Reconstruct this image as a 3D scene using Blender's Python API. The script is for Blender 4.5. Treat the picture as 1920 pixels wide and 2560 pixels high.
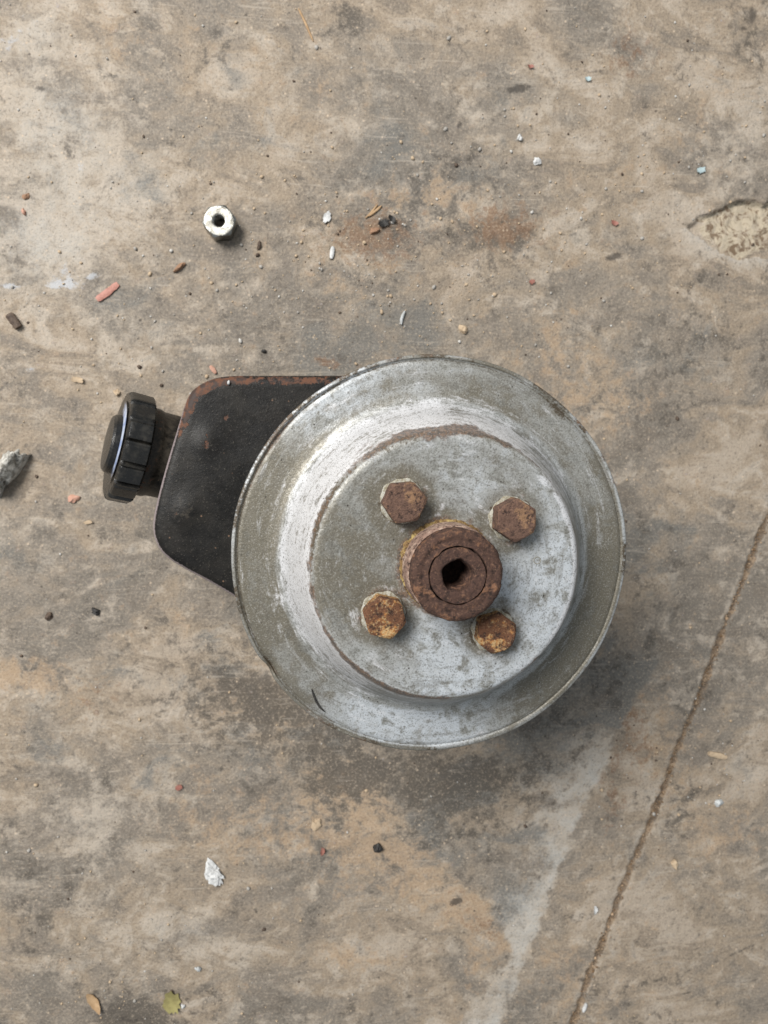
import bpy, bmesh, math, random
import numpy as np
from mathutils import Vector, Matrix, Quaternion

S = bpy.context.scene
COL = S.collection
for o in list(bpy.data.objects):
    bpy.data.objects.remove(o)

# ------------------------------------------------------------------ camera
FPX = 1780.0                      # focal length in photograph pixels (1920 x 2560)
CAM_H = 0.40
nadir = Vector(((768 - 960) / FPX, -(1140 - 1280) / FPX, -1.0)).normalized()
cam_rot = nadir.rotation_difference(Vector((0, 0, -1)))      # camera -> world
cam_pos = Vector((0, 0, CAM_H))
cd = bpy.data.cameras.new('camera')
cam = bpy.data.objects.new('camera', cd)
COL.objects.link(cam)
cam.location = cam_pos
cam.rotation_mode = 'QUATERNION'
cam.rotation_quaternion = cam_rot
cd.sensor_fit = 'VERTICAL'
cd.sensor_height = 36.0
cd.sensor_width = 27.0
cd.lens = 36.0 * FPX / 2560.0
cd.clip_start = 0.01
cd.clip_end = 50
cd.dof.use_dof = True
cd.dof.focus_distance = 0.252
cd.dof.aperture_fstop = 20.0
S.camera = cam

# ------------------------------------------------------------------ world and light
w = bpy.data.worlds.new('World')
S.world = w
w.use_nodes = True
bg = w.node_tree.nodes['Background']
bg.inputs[0].default_value = (0.86, 0.93, 1.0, 1)
bg.inputs[1].default_value = 0.37

ld = bpy.data.lights.new('open_doorway_light', 'AREA')
ld.shape = 'RECTANGLE'
ld.size = 1.0
ld.size_y = 0.85
ld.energy = 64
ld.color = (1.0, 0.975, 0.94)
lo = bpy.data.objects.new('open_doorway_light', ld)
COL.objects.link(lo)
lo.location = (-1.0, 0.90, 1.60)
lo.rotation_euler = (Vector((0.05, -0.05, 0.05)) - lo.location).to_track_quat('-Z', 'Y').to_euler()

S.view_settings.view_transform = 'Standard'
S.view_settings.look = 'None'
S.view_settings.exposure = 0.13
S.view_settings.gamma = 1.0
S.view_settings.use_curve_mapping = False
S.cycles.use_denoising = True

# ------------------------------------------------------------------ helpers
R3 = np.array(cam_rot.to_matrix())


def ray(x, y, z=0.0):
    """a point of the photograph on the horizontal plane at height z"""
    d = R3 @ np.array([(x - 960) / FPX, -(y - 1280) / FPX, -1.0])
    t = (z - CAM_H) / d[2]
    return Vector((d[0] * t, d[1] * t, z))


def _hash(ix, iy, seed):
    h = (ix.astype(np.int64) * 374761393 + iy.astype(np.int64) * 668265263 + seed * 1442695041) & 0xffffffff
    h = ((h ^ (h >> 13)) * 1274126177) & 0xffffffff
    h = h ^ (h >> 16)
    return (h & 0xffffff) / float(0xffffff)


def vnoise(x, y, seed):
    ix = np.floor(x).astype(np.int64); iy = np.floor(y).astype(np.int64)
    fx = x - ix; fy = y - iy
    fx = fx * fx * fx * (fx * (fx * 6 - 15) + 10); fy = fy * fy * fy * (fy * (fy * 6 - 15) + 10)
    a = _hash(ix, iy, seed); b = _hash(ix + 1, iy, seed)
    c = _hash(ix, iy + 1, seed); d = _hash(ix + 1, iy + 1, seed)
    return (a * (1 - fx) + b * fx) * (1 - fy) + (c * (1 - fx) + d * fx) * fy


def fbm(x, y, size, octaves=4, seed=1, rough=0.5):
    """value noise in 0..1, `size` = metres per cell of the first octave"""
    s = 0; a = 1; t = 0; f = 1 / size
    for k in range(octaves):
        ca, sa = math.cos(0.6 * k), math.sin(0.6 * k)
        s = s + a * vnoise((x * ca - y * sa) * f + 17.3 * k, (x * sa + y * ca) * f - 9.1 * k, seed + k * 31)
        t += a; a *= rough; f *= 2.03
    return s / t


def sstep(e0, e1, x):
    t = np.clip((x - e0) / (e1 - e0), 0, 1)
    return t * t * (3 - 2 * t)


def mesh_np(name, verts, faces, smooth=True, sharp=None):
    me = bpy.data.meshes.new(name)
    me.from_pydata([tuple(v) for v in verts], [], faces)
    me.update()
    if smooth:
        me.polygons.foreach_set('use_smooth', [True] * len(me.polygons))
        if sharp:
            me.set_sharp_from_angle(angle=math.radians(sharp))
    return me


def obj(name, me, mat, parent=None):
    o = bpy.data.objects.new(name, me)
    COL.objects.link(o)
    if mat is not None:
        me.materials.append(mat)
    if parent is not None:
        o.parent = parent
    return o


def tag(o, label, cat, group=None):
    o['label'] = label
    o['category'] = cat
    if group:
        o['group'] = group
    return o


def attr(me, name, values):
    a = me.attributes.new(name, 'FLOAT', 'POINT')
    a.data.foreach_set('value', np.ascontiguousarray(values, dtype=np.float32))


def verts_np(me):
    v = np.empty(len(me.vertices) * 3, dtype=np.float64)
    me.vertices.foreach_get('co', v)
    return v.reshape(-1, 3)


def resample(profile, step):
    out = [profile[0]]
    for a, b in zip(profile[:-1], profile[1:]):
        n = max(1, int(math.ceil(math.hypot(b[0] - a[0], b[1] - a[1]) / step)))
        for k in range(1, n + 1):
            out.append((a[0] + (b[0] - a[0]) * k / n, a[1] + (b[1] - a[1]) * k / n))
    return out


def lathe(name, profile, segs=96, rfun=None, sharp=40, cap_first=False, cap_last=False):
    """surface of revolution; profile = (r, z); rfun(theta, r, z) -> (r, z)"""
    verts = []
    for (r, z) in profile:
        for k in range(segs):
            th = 2 * math.pi * k / segs
            rr, zz = rfun(th, r, z) if rfun else (r, z)
            verts.append((rr * math.cos(th), rr * math.sin(th), zz))
    faces = []
    n = len(profile)
    for i in range(n - 1):
        for k in range(segs):
            k2 = (k + 1) % segs
            faces.append((i * segs + k, i * segs + k2, (i + 1) * segs + k2, (i + 1) * segs + k))
    if cap_first:
        faces.append(tuple(range(segs - 1, -1, -1)))
    if cap_last:
        faces.append(tuple((n - 1) * segs + k for k in range(segs)))
    me = mesh_np(name, verts, faces, True, sharp)
    bm = bmesh.new(); bm.from_mesh(me)
    bmesh.ops.recalc_face_normals(bm, faces=bm.faces)
    bm.to_mesh(me); bm.free()
    me.set_sharp_from_angle(angle=math.radians(sharp))
    return me


# ------------------------------------------------------------------ material helper
class M:
    def __init__(self, name):
        self.m = bpy.data.materials.new(name)
        self.m.use_nodes = True
        self.nt = self.m.node_tree
        self.b = self.nt.nodes['Principled BSDF']
        self.co = self.nt.nodes.new('ShaderNodeTexCoord').outputs['Object']

    def n(self, t):
        return self.nt.nodes.new(t)

    def put(self, sock, v):
        if isinstance(v, bpy.types.NodeSocket):
            self.nt.links.new(v, sock)
        elif isinstance(v, tuple):
            sock.default_value = (*v, 1) if len(v) == 3 and len(sock.default_value) == 4 else v
        else:
            sock.default_value = v

    def noise(self, size, detail=4, rough=0.55, dist=0.0, vec=None, seed=0.0):
        nd = self.n('ShaderNodeTexNoise')
        v = vec if vec is not None else self.co
        if seed:
            va = self.n('ShaderNodeVectorMath')
            self.put(va.inputs[0], v)
            va.inputs[1].default_value = (seed * 0.37, seed * -0.23, seed * 0.51)
            v = va.outputs[0]
        self.put(nd.inputs['Vector'], v)
        nd.inputs['Scale'].default_value = 1.0 / size
        nd.inputs['Detail'].default_value = detail
        nd.inputs['Roughness'].default_value = rough
        nd.inputs['Distortion'].default_value = dist
        return nd.outputs['Fac']

    def voronoi(self, size, feature='F1', vec=None, out='Distance', rnd=1.0):
        nd = self.n('ShaderNodeTexVoronoi')
        nd.feature = feature
        self.put(nd.inputs['Vector'], vec if vec is not None else self.co)
        nd.inputs['Scale'].default_value = 1.0 / size
        nd.inputs['Randomness'].default_value = rnd
        return nd.outputs[out]

    def math(self, op, a, b=0.0, c=0.0, clamp=False):
        nd = self.n('ShaderNodeMath')
        nd.operation = op
        nd.use_clamp = clamp
        self.put(nd.inputs[0], a); self.put(nd.inputs[1], b); self.put(nd.inputs[2], c)
        return nd.outputs[0]

    def add(self, a, b): return self.math('ADD', a, b)
    def mul(self, a, b): return self.math('MULTIPLY', a, b)

    def ramp(self, v, lo, hi, o0=0.0, o1=1.0):
        nd = self.n('ShaderNodeMapRange')
        nd.interpolation_type = 'SMOOTHSTEP'
        self.put(nd.inputs[0], v)
        nd.inputs[1].default_value = lo; nd.inputs[2].default_value = hi
        nd.inputs[3].default_value = o0; nd.inputs[4].default_value = o1
        return nd.outputs[0]

    def mix(self, f, a, b, mode='MIX'):
        nd = self.n('ShaderNodeMix')
        nd.data_type = 'RGBA'
        nd.blend_type = mode
        self.put(nd.inputs[0], f); self.put(nd.inputs[6], a); self.put(nd.inputs[7], b)
        return nd.outputs[2]

    def attr(self, name):
        nd = self.n('ShaderNodeAttribute')
        nd.attribute_name = name
        return nd.outputs['Fac']

    def scaled(self, sx, sy, sz):
        nd = self.n('ShaderNodeMapping')
        self.put(nd.inputs[0], self.co)
        nd.inputs['Scale'].default_value = (sx, sy, sz)
        return nd.outputs[0]

    def bump(self, h, dist, strength=1.0, prev=None):
        nd = self.n('ShaderNodeBump')
        nd.inputs['Strength'].default_value = strength
        nd.inputs['Distance'].default_value = dist
        self.put(nd.inputs['Height'], h)
        if prev is not None:
            self.nt.links.new(prev, nd.inputs['Normal'])
        return nd.outputs[0]

    def out(self, color, rough, normal=None, metal=0.0, spec=0.5):
        self.put(self.b.inputs['Base Color'], color)
        self.put(self.b.inputs['Roughness'], rough)
        self.put(self.b.inputs['Metallic'], metal)
        self.put(self.b.inputs['Specular IOR Level'], spec)
        if normal is not None:
            self.nt.links.new(normal, self.b.inputs['Normal'])
        return self.m


def simple(name, c1, c2, size=0.002, rough=0.7, bump=0.0003, metal=0.0, spec=0.4):
    m = M(name)
    f = m.ramp(m.noise(size, 5, 0.65), 0.35, 0.65)
    h = m.noise(size * 0.6, 4, 0.6, seed=3.0)
    return m.out(m.mix(f, c1, c2), rough, m.bump(h, bump), metal, spec)


def floor_material():
    m = M('stained_concrete')
    tan, dark, pale, blue = m.attr('tan'), m.attr('dark'), m.attr('pale'), m.attr('blue')
    rust, sand, chip, paint, black = m.attr('rust'), m.attr('sand'), m.attr('chip'), m.attr('paint'), m.attr('black')
    n1 = m.noise(0.042, 7, 0.60, 0.6, seed=1.0)
    n2 = m.noise(0.016, 8, 0.68, 0.4, seed=2.0)
    n3 = m.noise(0.0055, 6, 0.72, 0.3, seed=3.0)
    n4 = m.noise(0.0014, 4, 0.72, seed=4.0)
    n5 = m.noise(0.011, 7, 0.70, 0.4, seed=5.0)
    n6 = m.noise(0.075, 5, 0.55, 0.5, seed=7.0)
    mp = m.n('ShaderNodeMapping'); m.put(mp.inputs[0], m.co)
    mp.inputs['Rotation'].default_value = (0, 0, math.radians(-24))
    mp.inputs['Scale'].default_value = (0.66, 1.12, 1)
    n7 = m.noise(0.024, 8, 0.68, 0.9, vec=mp.outputs[0], seed=8.0)
    GREY, WARM = (0.225, 0.196, 0.162), (0.295, 0.230, 0.163)
    DARK, PALE = (0.082, 0.070, 0.057), (0.430, 0.372, 0.305)
    TAN, BLUE = (0.400, 0.284, 0.182), (0.138, 0.135, 0.124)
    c = m.mix(m.ramp(m.add(m.mul(n6, 0.5), m.mul(n7, 0.5)), 0.42, 0.57), GREY, WARM)
    c = m.mix(m.mul(m.ramp(m.add(m.mul(n6, 0.7), m.mul(n2, 0.3)), 0.475, 0.40), 0.55), c, (0.140, 0.122, 0.100))
    c = m.mix(m.mul(m.ramp(m.add(m.mul(n6, 0.6), m.mul(n7, 0.4)), 0.52, 0.60), 0.55), c, (0.42, 0.36, 0.295))
    # wiped, smeared stains with fairly clear edges
    c = m.mix(m.mul(m.ramp(m.add(n7, m.mul(n3, 0.25)), 0.590, 0.520), 0.32), c, (0.150, 0.118, 0.088))
    c = m.mix(m.mul(m.ramp(m.add(m.mul(m.add(n5, n7), 0.5), m.mul(pale, 0.14)), 0.495, 0.63), 0.80), c, PALE)
    c = m.mix(m.mul(m.ramp(m.add(m.mul(m.add(n2, n3), 0.5), m.mul(tan, 0.17)), 0.55, 0.70), 0.70), c, TAN)
    c = m.mix(m.mul(m.ramp(m.add(m.mul(m.add(n1, n7), 0.5), m.mul(blue, 0.18)), 0.55, 0.68), 0.82), c, BLUE)
    c = m.mix(m.mul(m.ramp(m.add(m.mul(m.add(n2, n3), 0.5), m.mul(dark, -0.17)), 0.465, 0.34), 0.80), c, DARK)
    # rust bleed
    c = m.mix(m.mul(m.ramp(m.add(n3, m.mul(rust, 0.30)), 0.58, 0.80), 0.72), c, (0.170, 0.092, 0.048))
    # hazy pale cement bloom
    c = m.mix(m.mul(m.ramp(m.add(m.mul(pale, 0.34), m.mul(m.add(n2, n3), 0.5)), 0.62, 0.98), 0.66), c, (0.44, 0.435, 0.41))
    # fine speckle: pale sand and dark grime
    c = m.mix(m.mul(m.ramp(n4, 0.53, 0.63), 0.36), c, (0.47, 0.385, 0.29))
    c = m.mix(m.mul(m.ramp(n4, 0.46, 0.36), 0.42), c, (0.085, 0.070, 0.055))
    sp = m.ramp(m.voronoi(0.0042), 0.20, 0.06)
    c = m.mix(m.mul(sp, m.ramp(n5, 0.49, 0.57, 0.0, 0.70)), c, (0.56, 0.44, 0.32))
    pv = m.ramp(m.voronoi(0.0095, vec=m.scaled(1, 1.15, 1)), 0.12, 0.03)
    c = m.mix(m.mul(pv, m.ramp(n3, 0.50, 0.42, 0.0, 0.85)), c, (0.065, 0.054, 0.043))
    # fine scuff lines in two directions
    for ang_, sd_ in ((18, 11.0), (-52, 13.0)):
        ms = m.n('ShaderNodeMapping'); m.put(ms.inputs[0], m.co)
        ms.inputs['Rotation'].default_value = (0, 0, math.radians(ang_))
        ms.inputs['Scale'].default_value = (0.06, 1.0, 1)
        nsf = m.noise(0.0022, 4, 0.6, 0.8, vec=ms.outputs[0], seed=sd_)
        c = m.mix(m.mul(m.ramp(nsf, 0.60, 0.70), m.ramp(n1, 0.47, 0.56, 0.0, 0.35)), c, (0.46, 0.40, 0.33))
    # broken-out aggregate
    agg = m.mix(m.ramp(m.noise(0.0085, 7, 0.74, 0.8, seed=6.0), 0.43, 0.52), (0.15, 0.10, 0.06), (0.47, 0.40, 0.295))
    agg = m.mix(m.mul(m.ramp(n3, 0.5, 0.62), 0.7), agg, (0.40, 0.34, 0.265))
    c = m.mix(m.mul(m.ramp(m.add(chip, m.mul(m.add(n3, -0.5), 1.6)), 0.30, 0.75), 0.9), c, agg)
    # dirt in the joint
    sd = m.mix(m.ramp(n3, 0.42, 0.60), (0.085, 0.055, 0.033), (0.29, 0.205, 0.130))
    sd = m.mix(m.mul(m.ramp(n5, 0.50, 0.42), 0.6), sd, (0.060, 0.040, 0.025))
    c = m.mix(m.mul(m.ramp(m.add(sand, m.mul(m.add(m.mul(m.add(n3, n2), 0.5), -0.5), 3.0)), 0.25, 1.0), 0.85), c, sd)
    # scraped bluish paint, oil marks and the hollow's painted ledge shade
    c = m.mix(m.mul(m.ramp(m.add(paint, m.mul(m.add(n3, -0.5), 2.6)), 0.35, 0.75), 0.65), c, (0.46, 0.48, 0.51))
    c = m.mix(m.mul(m.ramp(m.add(black, m.mul(m.add(n3, -0.5), 2.2)), 0.38, 0.95), 0.80), c, (0.055, 0.046, 0.038))
    rough = m.math('SUBTRACT', m.ramp(n2, 0.3, 0.7, 0.55, 0.78), m.mul(paint, 0.2))
    b = m.bump(n5, 0.0012, 0.7)
    b = m.bump(n3, 0.0009, 0.8, b)
    b = m.bump(n4, 0.00030, 0.9, b)
    return m.out(c, rough, b, 0.0, 0.35)


def zinc_material():
    m = M('weathered_zinc')
    olive, white, rust, blue, grime_shade = m.attr('olive'), m.attr('white'), m.attr('rust'), m.attr('blue'), m.attr('grime_shade')
    n1 = m.noise(0.018, 6, 0.62, 0.6, seed=1.0)
    n2 = m.noise(0.0060, 6, 0.70, 0.4, seed=2.0)
    n3 = m.noise(0.0014, 4, 0.7, seed=3.0)
    n4 = m.noise(0.0006, 3, 0.65, seed=4.0)
    # white zinc bloom, streaked round the wall
    sx = m.n('ShaderNodeSeparateXYZ'); m.put(sx.inputs[0], m.co)
    rr_ = m.math('SQRT', m.add(m.mul(sx.outputs[0], sx.outputs[0]), m.mul(sx.outputs[1], sx.outputs[1])))
    cb = m.n('ShaderNodeCombineXYZ')
    m.put(cb.inputs[0], rr_); m.put(cb.inputs[1], m.mul(m.math('ARCTAN2', sx.outputs[1], sx.outputs[0]), 0.009)); m.put(cb.inputs[2], sx.outputs[2])
    ns = m.noise(0.0028, 5, 0.7, 0.3, vec=cb.outputs[0], seed=8.0)
    c = m.mix(m.ramp(n1, 0.40, 0.60), (0.285, 0.285, 0.266), (0.385, 0.394, 0.386))
    c = m.mix(m.mul(m.ramp(m.add(n2, m.mul(blue, 0.24)), 0.50, 0.74), 0.80), c, (0.50, 0.535, 0.57))
    c = m.mix(m.mul(m.ramp(m.add(m.mul(m.add(n1, n2), 0.5), m.mul(olive, 0.30)), 0.50, 0.72), 0.90), c, (0.118, 0.102, 0.070))
    c = m.mix(m.mul(m.ramp(n2, 0.46, 0.36), 0.50), c, (0.120, 0.114, 0.094))
    c = m.mix(m.mul(m.ramp(m.add(m.mul(n1, 0.6), m.mul(n2, 0.4)), 0.455, 0.43), 0.18), c, (0.16, 0.15, 0.125))
    c = m.mix(m.mul(m.ramp(ns, 0.47, 0.38), 0.40), c, (0.13, 0.12, 0.10))
    c = m.mix(m.mul(m.ramp(ns, 0.55, 0.66), 0.20), c, (0.56, 0.57, 0.58))
    wv = m.add(m.add(white, m.mul(m.add(n2, -0.5), 1.6)), m.add(m.mul(m.add(n3, -0.5), 1.2), m.mul(m.add(ns, -0.5), 2.4)))
    c = m.mix(m.mul(m.ramp(wv, 0.25, 1.10), 0.90), c, (0.645, 0.645, 0.655))
    c = m.mix(m.mul(m.ramp(m.add(m.mul(n3, 0.5), m.mul(ns, 0.5)), 0.47, 0.38), m.mul(white, 0.5)), c, (0.20, 0.18, 0.155))
    # dark grime and painted edge shade, with hard little grains
    c = m.mix(m.ramp(m.add(grime_shade, m.mul(m.add(n3, -0.5), 1.6)), 0.45, 0.8), c, (0.075, 0.058, 0.038))
    # rust
    rc = m.mix(m.ramp(n3, 0.42, 0.58), (0.045, 0.030, 0.022), (0.140, 0.080, 0.046))
    c = m.mix(m.mul(m.ramp(m.add(rust, m.mul(m.add(n2, -0.5), 2.2)), 0.36, 0.80), 0.86), c, rc)
    # grain and pits
    c = m.mix(m.mul(m.ramp(n4, 0.53, 0.63), 0.55), c, (0.085, 0.078, 0.064))
    c = m.mix(m.mul(m.ramp(n4, 0.45, 0.34), 0.24), c, (0.55, 0.55, 0.53))
    c = m.mix(m.mul(m.ramp(m.voronoi(0.0036), 0.12, 0.05), m.ramp(n2, 0.52, 0.44)), c, (0.045, 0.038, 0.03))
    rough = m.ramp(n2, 0.35, 0.65, 0.36, 0.58)
    b = m.bump(n2, 0.00025, 0.6)
    b = m.bump(n3, 0.00015, 0.7, b)
    b = m.bump(n4, 0.00007, 0.7, b)
    metal = m.math('SUBTRACT', 0.32, m.mul(rust, 0.5), clamp=True)
    return m.out(c, rough, b, metal, 0.45)


def rust_material(name, base, bright, amount=0.5, seed=0.0, rough=0.85, spots=None):
    m = M(name)
    n1 = m.noise(0.0070, 5, 0.68, 0.3, seed=seed)
    n2 = m.noise(0.0018, 5, 0.72, 0.2, seed=seed + 2)
    n3 = m.noise(0.0008, 4, 0.72, seed=seed + 5)
    f = m.add(m.mul(n1, 0.6), m.mul(n2, 0.4))
    c = m.mix(m.ramp(f, 0.56 - 0.12 * amount, 0.66 - 0.12 * amount), base, bright)
    if spots:
        c = m.mix(m.mul(m.ramp(m.add(m.mul(n1, 0.5), m.mul(n3, 0.5)), 0.50, 0.58), 0.75), c, spots)
    c = m.mix(m.mul(m.ramp(n2, 0.48, 0.37), 0.85), c, (0.024, 0.014, 0.011))
    c = m.mix(m.mul(m.ramp(n3, 0.54, 0.68), 0.32), c, (0.36, 0.21, 0.13))
    c = m.mix(m.mul(m.ramp(n3, 0.46, 0.34), 0.50), c, (0.022, 0.014, 0.012))
    b = m.bump(n1, 0.0007, 0.7)
    b = m.bump(n2, 0.0007, 0.9, b)
    b = m.bump(n3, 0.0004, 1.0, b)
    return m.out(c, rough, b, 0.0, 0.35)


def paint_material():
    m = M('worn_black_paint')
    rust, worn, dirt = m.attr('rust'), m.attr('worn'), m.attr('dirt')
    n1 = m.noise(0.012, 6, 0.62, 0.4, seed=1.0)
    n2 = m.noise(0.003, 5, 0.7, 0.2, seed=2.0)
    n3 = m.noise(0.0008, 3, 0.7, seed=3.0)
    c = m.mix(m.ramp(n1, 0.35, 0.68), (0.0050, 0.0046, 0.0040), (0.0150, 0.0132, 0.0108))
    c = m.mix(m.mul(m.ramp(n3, 0.58, 0.70), 0.5), c, (0.10, 0.088, 0.072))
    c = m.mix(m.mul(m.ramp(m.voronoi(0.0052), 0.10, 0.04), m.ramp(n1, 0.45, 0.55)), c, (0.16, 0.10, 0.065))
    c = m.mix(m.mul(m.ramp(m.add(dirt, m.mul(m.add(n2, -0.5), 1.2)), 0.4, 0.8), 0.6), c, (0.085, 0.070, 0.052))
    rc = m.mix(m.ramp(n2, 0.42, 0.60), (0.045, 0.030, 0.025), (0.125, 0.056, 0.032))
    rc = m.mix(m.mul(m.ramp(n3, 0.55, 0.7), 0.6), rc, (0.035, 0.025, 0.02))
    f = m.ramp(m.add(rust, m.mul(m.add(n2, -0.5), 1.0)), 0.44, 0.56)
    c = m.mix(f, c, rc)
    c = m.mix(m.mul(m.ramp(m.add(worn, m.mul(m.add(n3, -0.5), 0.6)), 0.40, 0.75), 0.8), c, (0.30, 0.25, 0.25))
    rough = m.add(m.ramp(n2, 0.3, 0.7, 0.34, 0.50), m.mul(f, 0.25))
    h = m.math('SUBTRACT', m.mul(n2, 0.5), m.mul(f, 0.6))
    b = m.bump(h, 0.00035, 0.6)
    b = m.bump(n3, 0.00015, 0.5, b)
    return m.out(c, rough, b, 0.0, 0.26)


MAT_FLOOR = floor_material()
MAT_ZINC = zinc_material()
MAT_PAINT = paint_material()

# ------------------------------------------------------------------ concrete floor
def axis(lo, hi, step, far):
    mid = np.arange(lo, hi + step * 0.5, step)
    out = [step]
    while sum(out) < far:
        out.append(out[-1] * 1.35)
    ext = np.cumsum(out)
    return np.concatenate([lo - ext[::-1], mid, mid[-1] + ext])


gx = axis(-0.175, 0.335, 0.00105, 2.0)
gy = axis(-0.400, 0.255, 0.00105, 2.0)
X, Y = np.meshgrid(gx, gy)
X = X.ravel(); Y = Y.ravel()
nx, ny = len(gx), len(gy)


def poly_sd(pts, x, y):
    """signed distance to a closed polygon, negative inside"""
    d = np.full(x.shape, 1e9); inside = np.zeros(x.shape, bool)
    n = len(pts)
    for i in range(n):
        ax, ay = pts[i]; bx, by = pts[(i + 1) % n]
        ex, ey = bx - ax, by - ay
        t = np.clip(((x - ax) * ex + (y - ay) * ey) / (ex * ex + ey * ey), 0, 1)
        d = np.minimum(d, np.hypot(x - ax - t * ex, y - ay - t * ey))
        c = ((ay > y) != (by > y)) & (x < ex * (y - ay) / (ey if abs(ey) > 1e-12 else 1e-12) + ax)
        inside ^= c
    return np.where(inside, -d, d)


def line_d(pts, x, y):
    d = np.full(x.shape, 1e9); side = np.zeros(x.shape)
    for (ax, ay), (bx, by) in zip(pts[:-1], pts[1:]):
        ex, ey = bx - ax, by - ay
        t = np.clip(((x - ax) * ex + (y - ay) * ey) / (ex * ex + ey * ey), 0, 1)
        dd = np.hypot(x - ax - t * ex, y - ay - t * ey)
        s = np.sign(ex * (y - ay) - ey * (x - ax))
        side = np.where(dd < d, s, side); d = np.minimum(d, dd)
    return d, side


def blobs(lst):
    """sum of soft stains: (photo x, photo y, half length, half width, angle deg, weight)"""
    out = np.zeros(X.shape)
    for (px, py, rx, ry, ang, wt) in lst:
        c = ray(px, py); e = ray(px + 10, py)
        s = (e - c).length / 10
        a = math.radians(ang)
        dx, dy = X - c.x, Y - c.y
        u = (dx * math.cos(a) + dy * math.sin(a)) / (rx * s)
        v = (-dx * math.sin(a) + dy * math.cos(a)) / (ry * s)
        out = out + wt * np.exp(-(u * u + v * v) * 1.1)
    return out


def pxy(lst):
    return [tuple(ray(*p).xy) for p in lst]


warp = (fbm(X, Y, 0.012, 4, 5) - 0.5)
warp2 = (fbm(X, Y, 0.004, 3, 9) - 0.5)

tan = blobs([(60, 1690, 190, 60, -8, 1.0), (620, 2080, 300, 120, -20, 0.6), (900, 2060, 220, 130, -30, 0.65),
             (1190, 2290, 170, 60, -42, 0.9), (1020, 2180, 160, 80, -40, 0.55), (880, 700, 190, 90, 0, 0.5), (1100, 480, 200, 70, 5, 0.6),
             (1380, 860, 160, 120, 0, 0.5), (1500, 1010, 150, 90, 0, 0.6), (900, 2390, 130, 50, -20, 0.8),
             (300, 110, 220, 80, 10, 0.35), (700, 220, 250, 90, 0, 0.35), (1650, 1850, 110, 260, 25, 0.5),
             (1450, 2480, 150, 140, 0, 0.5), (1850, 2080, 120, 90, 0, 0.4), (420, 1560, 150, 60, 10, 0.3),
             (1200, 2460, 90, 140, 0, 0.4), (1560, 520, 120, 90, 0, 0.3), (1800, 300, 120, 150, 0, 0.3)])
dark = blobs([(1440, 1730, 230, 90, 30, 0.4), (690, 1770, 230, 120, -20, 1.15), (1000, 1960, 260, 90, 0, 0.6), (850, 1950, 90, 60, 0, 0.8),  # first patch paints part of the pulley's soft shadow onto the floor
              (1230, 1960, 180, 70, 0, 0.5), (330, 2545, 110, 60, 0, 1.3), (1130, 2080, 100, 70, 0, 0.5),
              (950, 560, 200, 90, 10, 0.55), (1240, 590, 130, 60, 0, 0.75), (880, 40, 80, 40, 0, 0.7),
              (1780, 800, 200, 150, 10, 0.35), (110, 2250, 130, 200, 20, 0.35), (1700, 2020, 60, 90, 20, 0.5),
              (1540, 2500, 300, 120, 10, 0.2), (1130, 420, 110, 70, 0, 0.4), (520, 130, 140, 60, 30, 0.2),
              (1600, 1000, 200, 90, 0, 0.25), (600, 2500, 300, 80, 0, 0.3), (1850, 60, 120, 90, 0, 0.5)])
pale = blobs([(140, 330, 200, 230, 20, 0.75), (100, 620, 180, 120, 0, 0.75), (380, 500, 150, 100, 0, 0.5),
              (300, 850, 200, 120, 0, 0.3), (250, 2050, 260, 150, 0, 0.45), (450, 2340, 180, 70, -10, 0.6),
              (1850, 330, 110, 130, 0, 0.5), (1300, 560, 150, 120, 0, 0.15), (100, 60, 90, 90, 0, 0.5),
              (420, 1800, 120, 60, 0, 0.35), (1300, 300, 300, 120, 0, 0.15), (760, 1900, 90, 60, 0, -0.3)])
blue = blobs([(950, 810, 190, 90, 0, 1.0), (850, 900, 130, 60, 0, 0.7), (500, 380, 160, 90, 20, 0.5),
              (1180, 430, 120, 60, 0, 0.5), (1700, 860, 240, 90, 15, 0.6), (430, 1690, 180, 90, 0, 0.7),
              (640, 1900, 200, 100, 0, 0.6), (330, 760, 160, 90, 0, 0.6), (1330, 950, 60, 60, 60, 0.8),
              (1000, 400, 300, 160, 0, 0.2), (1640, 2380, 200, 120, 15, 0.4), (60, 1420, 90, 70, 0, 0.7)])
rust = blobs([(930, 590, 130, 70, 0, 0.9), (1260, 570, 100, 60, 0, 1.0), (1570, 135, 60, 70, 0, 0.6),
              (650, 1480, 60, 30, 0, 0.6), (820, 905, 60, 20, 0, 0.8), (1190, 2300, 120, 40, -42, 0.4),
              (1560, 1790, 50, 160, 25, 0.7), (1500, 1900, 60, 60, 0, 0.5), (1535, 2020, 30, 60, 0, 0.7),
              (240, 1740, 60, 60, 0, 0.35), (40, 1150, 60, 40, 0, 0.3), (1400, 1950, 80, 60, 0, 0.4)])
black = blobs([(1295, 222, 42, 11, 8, 1.3), (1150, 308, 14, 12, 0, 0.9), (1880, 35, 16, 24, 0, 1.1),
               (1535, 642, 26, 11, 12, 1.1), (1135, 2255, 15, 11, 0, 1.1), (1149, 2250, 9, 9, 0, 1.0),
               (100, 220, 18, 9, 0, 0.8), (265, 455, 12, 18, 0, 0.5), (1855, 70, 20, 12, 0, 0.7), (900, 203, 10, 16, 0, 0.8),
               (965, 553, 22, 16, 0, 0.9), (1455, 2450, 18, 10, 0, 0.8), (1640, 2452, 12, 5, 10, 0.8),
               (1715, 2482, 30, 4, 12, 0.8), (320, 2550, 60, 25, 0, 0.8), (1520, 2040, 6, 24, 0, 0.7)])
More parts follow.
